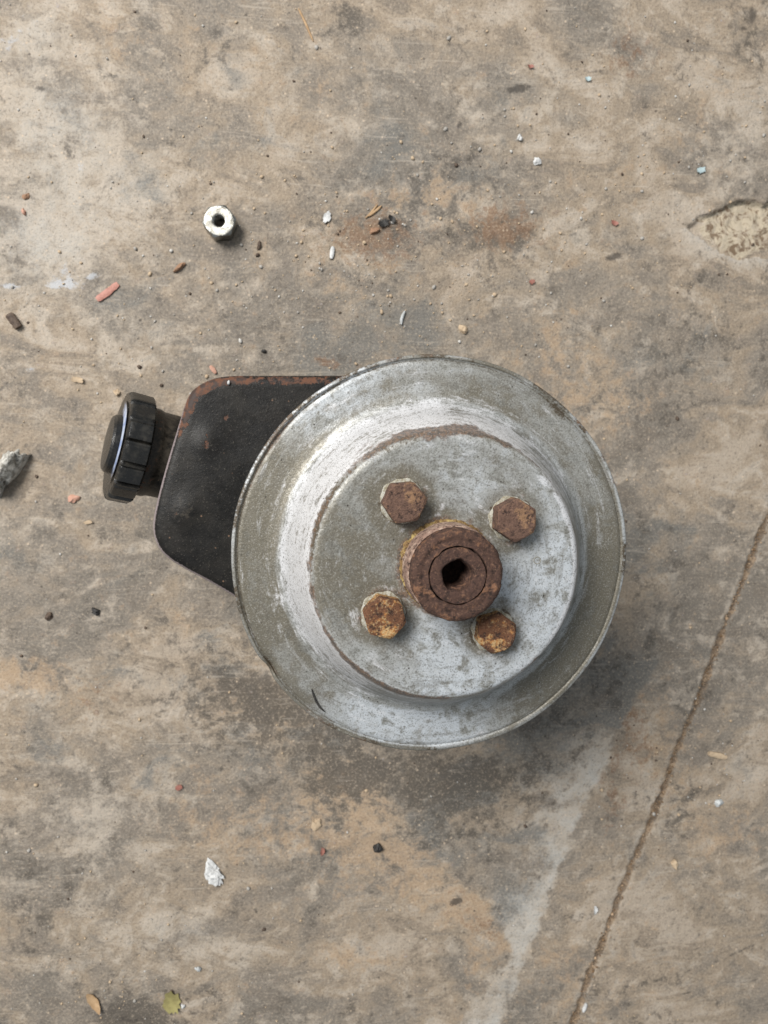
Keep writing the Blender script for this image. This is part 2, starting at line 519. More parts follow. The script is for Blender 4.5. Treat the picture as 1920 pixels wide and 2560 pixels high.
paint = blobs([(28, 716, 32, 9, 0, 1.1), (150, 712, 42, 11, 5, 1.2), (165, 675, 26, 28, 0, 0.55), (232, 690, 20, 10, 15, 0.9),
               (75, 924, 16, 8, 0, 0.7), (40, 90, 60, 60, 0, 0.3), (200, 415, 30, 10, -30, 0.4)])

# the grey wedge of old spill below the pulley, pale along its right side
wedge = pxy([(1560, 1260), (1740, 1330), (1690, 1500), (1655, 1620), (1612, 1705), (1550, 1820), (1500, 1930), (1480, 1985),
             (1440, 2085), (1402, 2160), (1372, 2260), (1330, 2355), (1292, 2455), (1250, 2600), (1130, 2600), (1180, 2500),
             (1262, 2420), (1276, 2360), (1232, 2275), (1175, 2200), (1085, 2125), (1015, 2040), (950, 1960), (800, 1850), (900, 1500)])
sd = poly_sd(wedge, X, Y) + warp * 0.010 + warp2 * 0.004
inw = sstep(0.0030, -0.0030, sd)
edge_pts = pxy([(1490, 1960), (1440, 2085), (1402, 2160), (1372, 2260), (1330, 2355), (1280, 2470), (1215, 2560), (1190, 2640)])
dl, _ = line_d(edge_pts, X, Y)
pale = pale + 0.95 * inw * np.exp(-(dl / 0.034) ** 2) * (0.65 + 0.5 * sstep(0.30, 0.62, fbm(X, Y, 0.016, 5, 41, 0.6)))
tan = tan * (1 - 0.9 * inw)
rust = rust * (1 - 0.9 * inw)
blue = blue + inw * 0.65 * (1 - 0.9 * np.exp(-(dl / 0.018) ** 2))
dark = dark + inw * 0.12 * (1 - np.exp(-(dl / 0.02) ** 2))

# joint filled with brown dirt
joint_px = [(2040, 1010), (1965, 1180), (1909, 1319), (1860, 1449), (1797, 1606), (1741, 1767), (1689, 1883), (1663, 1965),
            (1614, 2087), (1562, 2209), (1515, 2336), (1475, 2435), (1440, 2539), (1400, 2660), (1330, 2860)]
joint = pxy(joint_px)
dj, side = line_d(joint, X, Y)
wj = 0.0018 + 0.0030 * (fbm(X, Y, 0.016, 4, 77) - 0.42)
wj = np.maximum(wj, 0.0008)
djw = dj + warp2 * 0.0034
sand = sstep(wj * 1.35, wj * 0.5, djw)
groove = sstep(wj * 1.2, 0.0, djw)
pale = pale + 0.7 * np.exp(-((dj - 0.0040) / 0.0011) ** 2) * (side < 0) * fbm(X, Y, 0.02, 3, 15)
# thin scratches right of the joint
for pts in ([(1520, 2478), (1650, 2448), (1800, 2400), (1930, 2340)], [(1500, 2520), (1640, 2500), (1760, 2470)],
            [(1380, 165), (1560, 190), (1690, 205)]):
    ds, _ = line_d(pxy(pts), X, Y)
    dark = dark + 0.5 * np.exp(-(ds / 0.0008) ** 2) * fbm(X, Y, 0.01, 2, 3)

# chipped-out hollow at the right edge
hollow = pxy([(1712, 562), (1748, 540), (1792, 528), (1818, 512), (1850, 502), (1900, 500), (1990, 498), (2060, 540), (2010, 640), (1905, 648),
              (1850, 645), (1800, 632), (1762, 606), (1728, 590)])
sh = poly_sd(hollow, X, Y) + warp * 0.005 + warp2 * 0.003
cN = ray(1840, 470); cS = ray(1830, 660)
gpos = np.clip(((X - cS.x) * (cN.x - cS.x) + (Y - cS.y) * (cN.y - cS.y)) / (cN - cS).length_squared, 0, 1)
chip = np.where(gpos > 0.55, sstep(0.0006, -0.0010, sh), sstep(0.0030, -0.0085, sh + warp * 0.012))
deep = sstep(0.0004, -0.0014, sh) * (0.0006 + 0.0042 * gpos ** 1.5)
deep = deep * (0.45 + 1.2 * fbm(X, Y, 0.006, 4, 51, 0.6))
drk_edge, _ = line_d(pxy([(1705, 570), (1748, 540), (1792, 528), (1818, 512), (1850, 502), (1925, 500)]), X, Y)
black = black + 0.75 * np.exp(-(drk_edge / 0.0011) ** 2) * fbm(X, Y, 0.012, 2, 8) * 1.3  # dark line painted along the hollow's upper ledge for its undercut shade
pale = pale + 0.8 * np.exp(-(sh / 0.006) ** 2) * (sh > 0) * (gpos < 0.45)

near = (X > -0.2) & (X < 0.36) & (Y > -0.43) & (Y < 0.28)
Z = 0.0009 * (fbm(X, Y, 0.05, 3, 61) - 0.5) + 0.0006 * (fbm(X, Y, 0.008, 4, 71) - 0.5)
Z = Z - 0.0013 * groove - deep
Z = np.where(near, Z, Z * 0.6)

co = np.stack([X, Y, Z], 1)
idx = np.arange(nx * ny).reshape(ny, nx)
quads = np.stack([idx[:-1, :-1], idx[:-1, 1:], idx[1:, 1:], idx[1:, :-1]], -1).reshape(-1, 4)
fme = bpy.data.meshes.new('concrete_floor')
fme.vertices.add(len(co)); fme.vertices.foreach_set('co', co.ravel())
fme.loops.add(quads.size); fme.loops.foreach_set('vertex_index', quads.ravel().astype(np.int32))
fme.polygons.add(len(quads))
fme.polygons.foreach_set('loop_start', np.arange(0, quads.size, 4, dtype=np.int32))
fme.polygons.foreach_set('use_smooth', np.ones(len(quads), dtype=bool))
fme.update(calc_edges=True)
for nm, v in (('tan', tan), ('dark', dark), ('pale', pale), ('blue', blue), ('rust', rust), ('black', black),
              ('sand', sand), ('chip', chip), ('paint', paint)):
    attr(fme, nm, v)
floor = obj('floor', fme, MAT_FLOOR)
floor['kind'] = 'structure'
floor['label'] = 'stained brown grey concrete floor with a dirt filled joint'

ZGRID = Z.reshape(ny, nx)


def floor_z(x, y):
    i = min(max(int(np.searchsorted(gx, x)), 0), nx - 1); j = min(max(int(np.searchsorted(gy, y)), 0), ny - 1)
    return float(ZGRID[j, i])


# ------------------------------------------------------------------ the pump
CX, CY = 0.0472, -0.0375          # shaft axis
Z_RIM = 0.1388                    # top of the pulley's outer ring
pump = bpy.data.objects.new('power_steering_pump', None)
COL.objects.link(pump)
pump.location = (CX, CY, 0.0)
pump.empty_display_size = 0.05
tag(pump, 'rusty power steering pump, grey pulley up, black reservoir, lying on concrete floor', 'steering pump')

# ---- pulley (local z = 0 at the ring)
prof = []
prof += [(0.0142, 0.0250), (0.0438, 0.0250), (0.0450, 0.0247), (0.0459, 0.0241), (0.0465, 0.0231), (0.0469, 0.0222)]
prof += [(0.0545, 0.0052), (0.0556, 0.0034), (0.0572, 0.0018), (0.0595, 0.0007), (0.0625, 0.0002)]
prof += [(0.0722, -0.0002), (0.0728, -0.0007), (0.0733, -0.0006), (0.0737, 0.0001), (0.0744, 0.0002), (0.0749, -0.0002), (0.0750, -0.0010), (0.0748, -0.0022)]
prof += [(0.0735, -0.0028), (0.0620, -0.0075), (0.0610, -0.0090), (0.0610, -0.0110), (0.0620, -0.0125)]
prof += [(0.0735, -0.0172), (0.0745, -0.0178), (0.0745, -0.0194), (0.0730, -0.0196)]
prof += [(0.0560, -0.0140), (0.0500, -0.0020), (0.0440, 0.0215), (0.0142, 0.0222), (0.0142, 0.0250)]
prof = resample(prof, 0.0011)


def dent(th, r, z):
    # the stamped steel is not quite true: slight waves and one knocked edge
    if r > 0.06:
        r += 0.00012 * math.sin(5 * th) + 0.00010 * math.sin(11 * th + 1)
        z += 0.00035 * math.sin(2 * th + 0.7) * (r - 0.06) / 0.015
        a = math.atan2(math.sin(th - math.radians(213)), math.cos(th - math.radians(213)))
        k = math.exp(-(a / 0.045) ** 2) * max(0, (r - 0.069) / 0.006)
        z -= 0.0016 * k
        r -= 0.0007 * k
    return r, z


pme = lathe('pulley', prof, 300, dent, sharp=50)
v = verts_np(pme)
rr = np.hypot(v[:, 0], v[:, 1]); th = np.degrees(np.arctan2(v[:, 1], v[:, 0])); zz = v[:, 2]


def ang(c, wd):
    d = (th - c + 180) % 360 - 180
    return np.exp(-(d / wd) ** 2)


def rad(c, wd):
    return np.exp(-((rr - c) / wd) ** 2)


nA = fbm(v[:, 0], v[:, 1], 0.02, 3, 5); nB = fbm(v[:, 0], v[:, 1], 0.007, 4, 8); nC = fbm(v[:, 0] + 3, v[:, 1], 0.003, 3, 12)
ring = sstep(0.0575, 0.0605, rr)
wall = sstep(0.0455, 0.0475, rr) * sstep(0.0600, 0.0540, rr)
disc = sstep(0.0462, 0.0445, rr)
olive = ring * (0.95 * ang(160, 20) + 0.6 * ang(195, 18) + 0.40 * ang(60, 40) + 0.75 * ang(-38, 30) + 0.55 * ang(0, 25) + 0.35 * ang(-140, 25)  # at right and lower right, partly painted shade of the raised disc
                + 0.35 * ang(100, 30) * rad(0.066, 0.004))
olive += disc * (0.70 * ang(175, 42) * sstep(0.014, 0.03, rr) + 0.25 * ang(110, 30) + 0.45 * ang(-65, 12) * rad(0.027, 0.006)
                 + 0.30 * ang(60, 30) * rad(0.04, 0.006))
olive += 0.15 * rad(0.0728, 0.0008)
olive *= sstep(0.0740, 0.0733, rr) * 0.85 + 0.15
olive += 0.55 * rad(0.0600, 0.0022) * (ang(170, 55) + 0.6 * ang(90, 35))
olive += 0 + wall * (0.5 * ang(-125, 35)) + ring * 0.5 * rad(0.0715, 0.0015) * ang(200, 30)
blue = ring * (0.9 * ang(118, 22) + 1.0 * ang(-100, 30) + 0.3 * ang(60, 30) + 0.2 * ang(-140, 20)) + disc * (0.75 * ang(-20, 50) + 0.65 * ang(-90, 40) + 0.3 * ang(90, 50))
blue += 0.8 * sstep(0.0733, 0.0738, rr) * (ang(155, 35) + 0.8 * ang(-15, 45))
olive += 0.7 * sstep(0.0733, 0.0738, rr) * (ang(-110, 60) + ang(75, 30))
white = wall * (0.95 * ang(150, 50) + 0.85 * ang(80, 40) + 0.6 * ang(205, 35) + 0.25) + 0.22 * rad(0.0590, 0.0025) * (ang(160, 60) + ang(90, 40))
white += ring * sstep(0.5, 0.72, nB) * (0.60 * ang(118, 16) + 0.4 * ang(195, 12)) + disc * 0.12 * sstep(0.5, 0.75, nA)
white += 1.8 * rad(0.0454, 0.0012) * ang(0, 44)  # bright edge highlight painted into the disc's right rim
white *= 0.55 + 0.9 * nA
rustm = (0.25 + 0.95 * nB) * rad(0.0455, 0.0024) * ang(92, 24) + 0.6 * rad(0.0460, 0.0016) * ang(-110, 34) + rad(0.0466, 0.0013) * (0.80 * ang(95, 40) + 0.6 * ang(160, 25) + 0.75 * ang(-115, 30) + 0.7 * ang(-45, 12) + 0.5 * ang(200, 30) + 0.3 * ang(50, 15))
rustm += 0.42 * rad(0.0487, 0.0020) * (ang(80, 14) * 1.1 + ang(115, 18) * 0.8)
rustm += rad(0.0728, 0.0009) * (0.65 * ang(140, 8) + 0.6 * ang(155, 12) + 0.5 * ang(105, 5)) + 0.55 * rad(0.0745, 0.0012) * ang(95, 16)
rustm += disc * 0.85 * np.exp(-((rr - 0.0162) / 0.0020) ** 2) * (0.4 + 0.9 * nB)
grime_shade = 0.7 * rad(0.0470, 0.0010) * (ang(-110, 45) + 0.8 * ang(150, 30)) + rad(0.0728, 0.0005) * (0.55 + 0.35 * ang(150, 60)) + 0.9 * np.exp(-((rr - 0.0715) / 0.0012) ** 2) * ang(50, 6) + 0.35 * rad(0.0455, 0.0006) * (ang(120, 40) + ang(-110, 30))  # under the disc's lower edge, dirt and painted shade together
grime_shade += 0.8 * ang(213, 3) * rad(0.0735, 0.0015) + 0.75 * ang(-122, 2.2) * rad(0.0746, 0.001)
grime_shade += 0.9 * np.exp(-((rr - 0.0448) / 0.0018) ** 2) * (ang(112, 24) + 0.8 * ang(80, 15)) * nC + 0.7 * rad(0.0458, 0.0009) * ang(165, 25)
for bx_, by_ in ((1013, 1256), (1293, 1301), (963, 1546), (1244, 1586)):
    q_ = ray(bx_, by_, Z_RIM + 0.0322)
    db = np.hypot(v[:, 0] + CX - q_.x, v[:, 1] + CY - q_.y)
    grime_shade += disc * 0.80 * np.exp(-((db - 0.0074) / 0.0012) ** 2) * (0.45 + nC)  # dark ring round each bolt: dirt plus painted contact shade
    rustm += disc * 0.75 * np.exp(-((db - 0.0080) / 0.0018) ** 2) * nB
    olive += disc * 0.5 * np.exp(-((db - 0.0085) / 0.0035) ** 2)
    white += disc * 0.35 * np.exp(-((db - 0.0092) / 0.0014) ** 2) * nC
grime_shade += disc * 0.55 * np.exp(-((rr - 0.0165) / 0.0018) ** 2) * nC
olive += disc * 0.6 * np.exp(-((rr - 0.0180) / 0.0035) ** 2) * ang(120, 80)
tr = np.radians(th)
lipn = fbm(np.cos(tr) * 0.1, np.sin(tr) * 0.1, 0.02, 4, 33)
grime_shade += 0.75 * sstep(0.0732, 0.0737, rr) * sstep(0.46, 0.66, lipn)
rustm += 0.5 * sstep(0.0735, 0.0740, rr) * sstep(0.5, 0.7, fbm(np.cos(tr) * 0.1 + 5, np.sin(tr) * 0.1, 0.03, 3, 35))
for nm, val in (('olive', olive), ('white', white), ('rust', rustm), ('blue', blue), ('grime_shade', grime_shade)):
    attr(pme, nm, val)
pulley = obj('pulley', pme, MAT_ZINC, pump)
pulley.location = (0, 0, Z_RIM)
pulley['label'] = 'grey zinc coated belt pulley with white bloom and raised centre'

# ---- rusty hub tube, shaft end
MAT_HUB = rust_material('hub_rust', (0.075, 0.040, 0.029), (0.20, 0.100, 0.055), 0.4, 1.0)
MAT_HUBSIDE = rust_material('hub_side_rust', (0.27, 0.175, 0.135), (0.44, 0.32, 0.25), 0.7, 7.0)
MAT_SHAFT = rust_material('shaft_rust', (0.072, 0.038, 0.028), (0.19, 0.10, 0.06), 0.3, 4.0)
MAT_CRUST = rust_material('crust', (0.19, 0.115, 0.045), (0.44, 0.33, 0.13), 0.6, 9.0)

hub = obj('hub', lathe('hub', resample([(0.0152, 0.0245), (0.0151, 0.0330), (0.0149, 0.0352), (0.0138, 0.0358), (0.0137, 0.0376), (0.0146, 0.0382),
                                        (0.0149, 0.0390), (0.0149, 0.0406), (0.0147, 0.0416), (0.0142, 0.0424), (0.0133, 0.0429), (0.0122, 0.0430), (0.0119, 0.0428), (0.0112, 0.0428), (0.0108, 0.0430), (0.00965, 0.0430), (0.00940, 0.0426), (0.00935, 0.0380)], 0.0012),
                       96, lambda t, r, z: (r + 0.00012 * math.sin(7 * t + z * 900) + 0.0001 * math.sin(13 * t), z), sharp=45), MAT_HUB, pulley)
# the lighter rubbed side of the tube below its groove
sleeve = obj('hub_sleeve', lathe('hub_sleeve', resample([(0.0152, 0.0246), (0.0156, 0.0252), (0.01545, 0.0330), (0.0153, 0.0350), (0.0147, 0.0356)], 0.0009), 96, None, 50), MAT_HUBSIDE, pulley)


def hole(t, r, z):
    if r < 0.0068:
        k = (0.0068 - r) / 0.0020
        r += min(1, k) * (0.00028 * math.sin(5 * t + 0.5) + 0.00010 * math.sin(9 * t + 1.7))
    return r, z


shaft = obj('shaft', lathe('shaft', resample([(0.00910, 0.0380), (0.00908, 0.0424), (0.00885, 0.0427), (0.0064, 0.0427), (0.0056, 0.0426), (0.0051, 0.0421), (0.0049, 0.0405)], 0.0008)
                           + [(0.0048 + (0.00025 if k % 2 else -0.0001), 0.0400 - 0.0007 * k) for k in range(1, 22)] + [(0.002, 0.0240), (0.0002, 0.0238)],
                           72, hole, sharp=50, cap_last=True), MAT_SHAFT, pulley)

random.seed(11)




def roughen(o, amp, size, seed=1):
    """real pitting: push the vertices about along their normals"""
    me = o.data
    vv = verts_np(me)
    nn = np.empty(len(me.vertices) * 3); me.vertex_normals.foreach_get('vector', nn); nn = nn.reshape(-1, 3)
    k = fbm(vv[:, 0] + vv[:, 2] * 0.7, vv[:, 1] - vv[:, 2] * 0.6, size, 4, seed, 0.6) - 0.5
    me.vertices.foreach_set('co', (vv + nn * (k * amp)[:, None]).ravel()); me.update()


roughen(hub, 0.0006, 0.0022, 3); roughen(shaft, 0.00045, 0.0018, 5); roughen(sleeve, 0.0006, 0.0025, 7)
_cr = random.Random(17)
CRN = [_cr.uniform(0.25, 1.0) for _ in range(220)]


def crust_fun(t, r, z):
    i_ = int(round(t / (2 * math.pi) * 220)) % 220
    k = (CRN[i_ - 1] + 2 * CRN[i_] + CRN[(i_ + 1) % 220]) / 4
    k *= 0.65 + 0.5 * math.sin(t - 0.6) + 0.2 * math.sin(3 * t)
    k = max(0.05, k)
    return 0.0152 + (r - 0.0152) * (0.3 + 0.75 * k), 0.0249 + (z - 0.0249) * (0.15 + 0.8 * k)


obj('rust_crust', lathe('rust_crust', [(0.0150, 0.0268), (0.0157, 0.0265), (0.0163, 0.0259), (0.0168, 0.0252), (0.0172, 0.0247)], 220, crust_fun, 80), MAT_CRUST, pulley)

# ---- hex heads
def hex_mesh(name, af, h, hole_r=0.0, rot=0.0, segs=72, chamfer=0.95, ch_slope=0.55, wobble=0.0, dish=0.0, both=False):
    def hr(t):
        a = (t - rot) % (math.pi / 3) - math.pi / 6
        q = af / 2 / math.cos(a)
        return min(q, af / 2 * 1.128) * (1 + wobble * math.sin(3 * t + 1))
    r0 = hole_r
    rings = []
    fr = [0.0, 0.08, 0.2, 0.4, 0.6, 0.75, 0.84, 0.90, 0.95, 0.98, 1.0]
    rc = chamfer * af / 2
    verts = []

    def row(fn):
        rings.append(len(verts))
        for k in range(segs):
            t = 2 * math.pi * k / segs
            r, z = fn(t)
            verts.append((r * math.cos(t), r * math.sin(t), z))
    if hole_r > 0:
        def inn(z, rr_):
            row(lambda t: (rr_, z))
        nz = 16
        inn(0.0004, hole_r * 1.12)
        for k in range(nz):
            inn(0.0008 + (h - 0.0018) * k / (nz - 1), hole_r + (0.00045 if k % 2 else 0.0))
        inn(h - 0.0002, hole_r * 1.14)
    for f in fr:
        if hole_r > 0 and f == 0:
            continue
        def top(t, f=f):
            lo = hole_r * 1.2 if hole_r > 0 else 0.00005
            r = lo + (hr(t) - lo) * f
            z = h - max(0, r - rc) * ch_slope - dish * max(0, 1 - (r / (af * 0.36)) ** 2)
            return r, z
        row(top)
    row(lambda t: (hr(t), h - max(0, hr(t) - rc) * ch_slope - 0.0006))
    row(lambda t: (hr(t), h * 0.5))
    if both:
        row(lambda t: (hr(t), max(0, hr(t) - rc) * ch_slope))
        row(lambda t: (rc, 0.0))
    else:
        row(lambda t: (hr(t), 0.0))
    faces = []
    for a, b in zip(rings[:-1], rings[1:]):
        for k in range(segs):
            k2 = (k + 1) % segs
            faces.append((a + k, a + k2, b + k2, b + k))
    if hole_r > 0:
        a, b = rings[-1], rings[0]
        for k in range(segs):
            k2 = (k + 1) % segs
            faces.append((a + k, a + k2, b + k2, b + k))
    else:
        faces.append(tuple(rings[0] + k for k in range(segs)))
    me = mesh_np(name, verts, faces, True, 30)
    bm = bmesh.new(); bm.from_mesh(me); bmesh.ops.recalc_face_normals(bm, faces=bm.faces); bm.to_mesh(me); bm.free()
    me.set_sharp_from_angle(angle=math.radians(30))
    return me


BOLTS = [((1013, 1256), 5, 'brown', 0.0074, 0.012), ((1293, 1301), 27, 'brown', 0.0078, 0.0),
         ((963, 1546), -14, 'orange', 0.0074, 0.0), ((1244, 1586), 20, 'orange', 0.0060, 0.02)]
MAT_BB = rust_material('bolt_rust_brown', (0.125, 0.072, 0.052), (0.25, 0.145, 0.080), 0.5, 2.0)
MAT_BO = rust_material('bolt_rust_orange', (0.135, 0.060, 0.030), (0.40, 0.175, 0.050), 0.6, 5.0, spots=(0.44, 0.33, 0.17))
for (bx, by), rot, kind, bh, wob in BOLTS:
    zt = Z_RIM + 0.025 + bh
    p = ray(bx, by, zt)
    rnd = by > 1570
    me = hex_mesh('bolt', 0.0129, bh, 0.0, math.radians(rot), 72, 0.93 if rnd else 0.945, 1.9 if rnd else 0.75, wob, 0.0)
    b = obj('bolt', me, MAT_BO if kind == 'orange' else MAT_BB, pulley)
    roughen(b, 0.00055, 0.0022, int(bx))
    b.location = (p.x - CX, p.y - CY, 0.0250)
    b['label'] = ('orange rusted hex bolt head' if kind == 'orange' else 'brown rusted hex bolt head')
    # thin crusted seat under the head
    seat = obj('bolt_seat', lathe('bolt_seat', [(0.0060, 0.0006), (0.0070, 0.0005), (0.0076, 0.0)], 60,
               lambda t, r, z, s=bx: (r * (1 + 0.03 * math.sin(5 * t + s) + 0.025 * math.sin(11 * t)), z), 60), None, pulley)
    seat.data.materials.append(simple('seat_crust', (0.40, 0.39, 0.34), (0.20, 0.17, 0.11), 0.0012, 0.8, 0.0004))
    seat.location = (p.x - CX, p.y - CY, 0.0250)

# small stamped ring on the disc
def torus(name, R, r, n=40, m=8):
    verts = []; faces = []
    for i in range(n):
        a = 2 * math.pi * i / n
        for j in range(m):
            b = 2 * math.pi * j / m
            verts.append(((R + r * math.cos(b)) * math.cos(a), (R + r * math.cos(b)) * math.sin(a), r * math.sin(b)))
    for i in range(n):
        for j in range(m):
            faces.append((i * m + j, ((i + 1) % n) * m + j, ((i + 1) % n) * m + (j + 1) % m, i * m + (j + 1) % m))
    return mesh_np(name, verts, faces)


p = ray(1343, 1401, Z_RIM + 0.025)
st = obj('stamped_circle', torus('stamped_circle', 0.00118, 0.00018), simple('stamp_edge', (0.20, 0.19, 0.16), (0.28, 0.27, 0.24), 0.0006, 0.7), pulley)
st.location = (p.x - CX, p.y - CY, 0.02500)

# ---- pump housing behind the pulley
MAT_IRON = rust_material('housing_iron', (0.035, 0.026, 0.022), (0.10, 0.065, 0.045), 0.3, 12.0)
obj('pump_housing', lathe('pump_housing', resample([(0.010, 0.1600), (0.0125, 0.1590), (0.0125, 0.1400), (0.020, 0.1370), (0.0260, 0.1250), (0.0300, 0.1180), (0.0420, 0.1120), (0.0450, 0.1060), (0.0450, 0.0900)], 0.003), 64, None, 35),
    MAT_IRON, pump)

# ---- reservoir can (photo outline at the height of its front face, the rest follows the round body)
Z_FACE = 0.1000
out_px = [(900, 936.5), (837, 936.5), (740, 936.5), (640, 936.5), (585, 936.5), (550, 939), (527, 944), (506, 954), (489, 968), (477, 985), (469, 1004), (455, 1051), (441, 1096), (427, 1142), (412, 1195),
          (399, 1245), (391, 1280), (386, 1309), (387, 1338), (395, 1362), (408, 1384), (426, 1400), (463, 1423), (526, 1461), (580, 1493), (640, 1530)]
outline = [Vector(ray(x - (9 if x < 500 else 0), y, Z_FACE).xy) - Vector((CX, CY)) for x, y in out_px]
RB = 0.0560
a0 = math.atan2(outline[-1].y, outline[-1].x)
for k in range(0, 40):
    a = math.radians(212) + (math.radians(360 + 102) - math.radians(212)) * k / 39
    outline.append(Vector((RB * math.cos(a), RB * math.sin(a))))


def closed_resample(pts, n, smooth=3):
    pts = [Vector(p) for p in pts]
    P = pts + [pts[0]]
    L = [0]
    for a, b in zip(P[:-1], P[1:]):
        L.append(L[-1] + (b - a).length)
    res = []
    for k in range(n):
        s = L[-1] * k / n
        i = max(j for j in range(len(L) - 1) if L[j] <= s)
        f = (s - L[i]) / max(1e-9, L[i + 1] - L[i])
        res.append(P[i].lerp(P[i + 1], f))
    for _ in range(smooth):
        res = [(res[i - 1] + res[i] * 2 + res[(i + 1) % n]) / 4 for i in range(n)]
    return res


NO = 240
oc = closed_resample(outline, NO, 3)
nrm = []
for i in range(NO):
    t = (oc[(i + 1) % NO] - oc[i - 1]).normalized()
    nrm.append(Vector((t.y, -t.x)))
area = sum(oc[i].x * oc[(i + 1) % NO].y - oc[(i + 1) % NO].x * oc[i].y for i in range(NO))
if area < 0:
    nrm = [-n_ for n_ in nrm]
core = Vector((-0.030, 0.004))
verts = []
levels = [(0.010, 0.0), (0.006, 0.0012), (0.0025, 0.0045), (0.0, 0.010), (0.0, 0.03), (0.0, 0.06), (0.0, 0.085), (0.0, Z_FACE - 0.0042), (0.0003, Z_FACE - 0.0024), (0.0010, Z_FACE - 0.0011),
          (0.0020, Z_FACE - 0.0003), (0.0034, Z_FACE)]
for ins, z in levels:
    for i in range(NO):
        q = oc[i] - nrm[i] * ins
        verts.append((q.x, q.y, z))
base_i = len(levels) - 1
NR = 36
dents = [(505, 1105, 0.0060, 0.0010), (452, 1275, 0.0065, 0.0012), (560, 1180, 0.012, 0.0004), (620, 1000, 0.014, -0.0003), (600, 1100, 0.009, -0.0004)]
dl_ = [(ray(x, y, Z_FACE), r, h) for x, y, r, h in dents]
for k in range(1, NR):
    f = k / NR
    for i in range(NO):
        q = oc[i] - nrm[i] * 0.0034
        q = q.lerp(core, f)
        wx, wy = q.x + CX, q.y + CY
        z = Z_FACE + 0.0004 * min(1, f * 6)
        for d, r, h in dl_:
            z += h * math.exp(-((wx - d.x) ** 2 + (wy - d.y) ** 2) / r ** 2) * min(1, f * 8)
        verts.append((q.x, q.y, z))
faces = []
rows = len(levels) + NR - 1
for j in range(rows - 1):
    for i in range(NO):
        i2 = (i + 1) % NO
        faces.append((j * NO + i, j * NO + i2, (j + 1) * NO + i2, (j + 1) * NO + i))
verts.append((core.x, core.y, Z_FACE)); ci = len(verts) - 1
for i in range(NO):
    faces.append(((rows - 1) * NO + i, (rows - 1) * NO + (i + 1) % NO, ci))
faces.append(tuple(range(NO)))
rme = mesh_np('reservoir', verts, faces, True, 55)
bm = bmesh.new(); bm.from_mesh(rme); bmesh.ops.recalc_face_normals(bm, faces=bm.faces); bm.to_mesh(rme); bm.free()
rme.set_sharp_from_angle(angle=math.radians(55))
v = verts_np(rme)
vx, vy = v[:, 0] + CX, v[:, 1] + CY
lev = np.minimum(np.arange(len(v)) // NO, rows)
edge = np.array([0, 0, 0, 0.15, 0.15, 0.15, 0.25, 0.45, 0.65, 0.85, 1.0, 0.95] + [0.30, 0.05] + [0.0] * 300)[lev]
pt = ray(837, 937, Z_FACE); pl = ray(470, 1000, Z_FACE); pb = ray(397, 1250, Z_FACE)
topness = sstep(-0.035, -0.004, vy - pt.y + 0.0) * 1.0
cornr = np.exp(-(np.hypot(vx - ray(478, 985, Z_FACE).x, vy - ray(478, 985, Z_FACE).y) / 0.020) ** 2)
leftn = np.exp(-((vx - pb.x + 0.0) / 0.03) ** 2)
rs = edge * (0.36 * topness + 0.25 * cornr + 0.24) + 0.3 * (fbm(vx, vy, 0.01, 3, 5) - 0.5) * edge
for d, r, h in [(ray(566, 1045, Z_FACE), 0.0016, 0.8), (ray(516, 1113, Z_FACE), 0.0022, 0.75), (ray(519, 1080, Z_FACE), 0.002, 0.5), (ray(440, 1282, Z_FACE), 0.0035, 0.45)]:
    rs = rs + h * np.exp(-((vx - d.x) ** 2 + (vy - d.y) ** 2) / r ** 2)
attr(rme, 'rust', rs)
attr(rme, 'worn', np.array([0, 0, 0, 0.0, 0.0, 0.0, 0.1, 0.35, 0.55, 0.40, 0.1] + [0.0] * 300)[lev] * (1 - 0.5 * topness) * 1.7)
attr(rme, 'dirt', 0.55 * np.exp(-(np.hypot(vx - ray(452, 1272, Z_FACE).x, vy - ray(452, 1272, Z_FACE).y) / 0.008) ** 2) + 0.25 * np.exp(-(np.hypot(vx - dl_[0][0].x, vy - dl_[0][0].y) / 0.006) ** 2))
res = obj('reservoir', rme, MAT_PAINT, pump)
res['label'] = 'black painted steel reservoir with rusted edges'

# ---- filler neck and cap
cap_c = ray(318, 1118, 0.0745)
ax = Vector((-0.968 * math.cos(math.radians(22)), 0.250 * math.cos(math.radians(22)), math.sin(math.radians(22)))).normalized()
q = Vector((0, 0, 1)).rotation_difference(ax)


def place_axis(o, along):
    o.rotation_mode = 'QUATERNION'
    o.rotation_quaternion = q
    pos = cap_c + ax * along - Vector((CX, CY, 0))
    o.location = pos


NECK_R = 0.0192
nme = lathe('filler_neck', resample([(NECK_R * 1.02, -0.050), (NECK_R, -0.035), (NECK_R, -0.012), (NECK_R * 1.04, -0.010), (NECK_R * 1.04, -0.002), (NECK_R * 0.9, 0.0)], 0.0015), 72, None, 40)
v = verts_np(nme)
attr(nme, 'rust', 0.40 * sstep(-0.017, -0.010, v[:, 2]))
attr(nme, 'worn', np.zeros(len(v)))
attr(nme, 'dirt', 0.62 * sstep(-0.024, -0.014, v[:, 2]))
neck = obj('filler_neck', nme, MAT_PAINT, pump)
place_axis(neck, 0.0)


def cap_fun(t, r, z):
    if r > 0.020:
        n_ = 15
        a = ((t + 0.10) * n_ / (2 * math.pi)) % 1.0
        poly = math.cos(math.pi / n_) / math.cos((a - 0.5) * 2 * math.pi / n_)
        groove_ = math.exp(-((a - 0.10) / 0.055) ** 2) + 0.35 * math.exp(-((a - 0.92) / 0.035) ** 2)
        r = r * (poly * 1.0 - 0.075 * groove_)
    return r, z


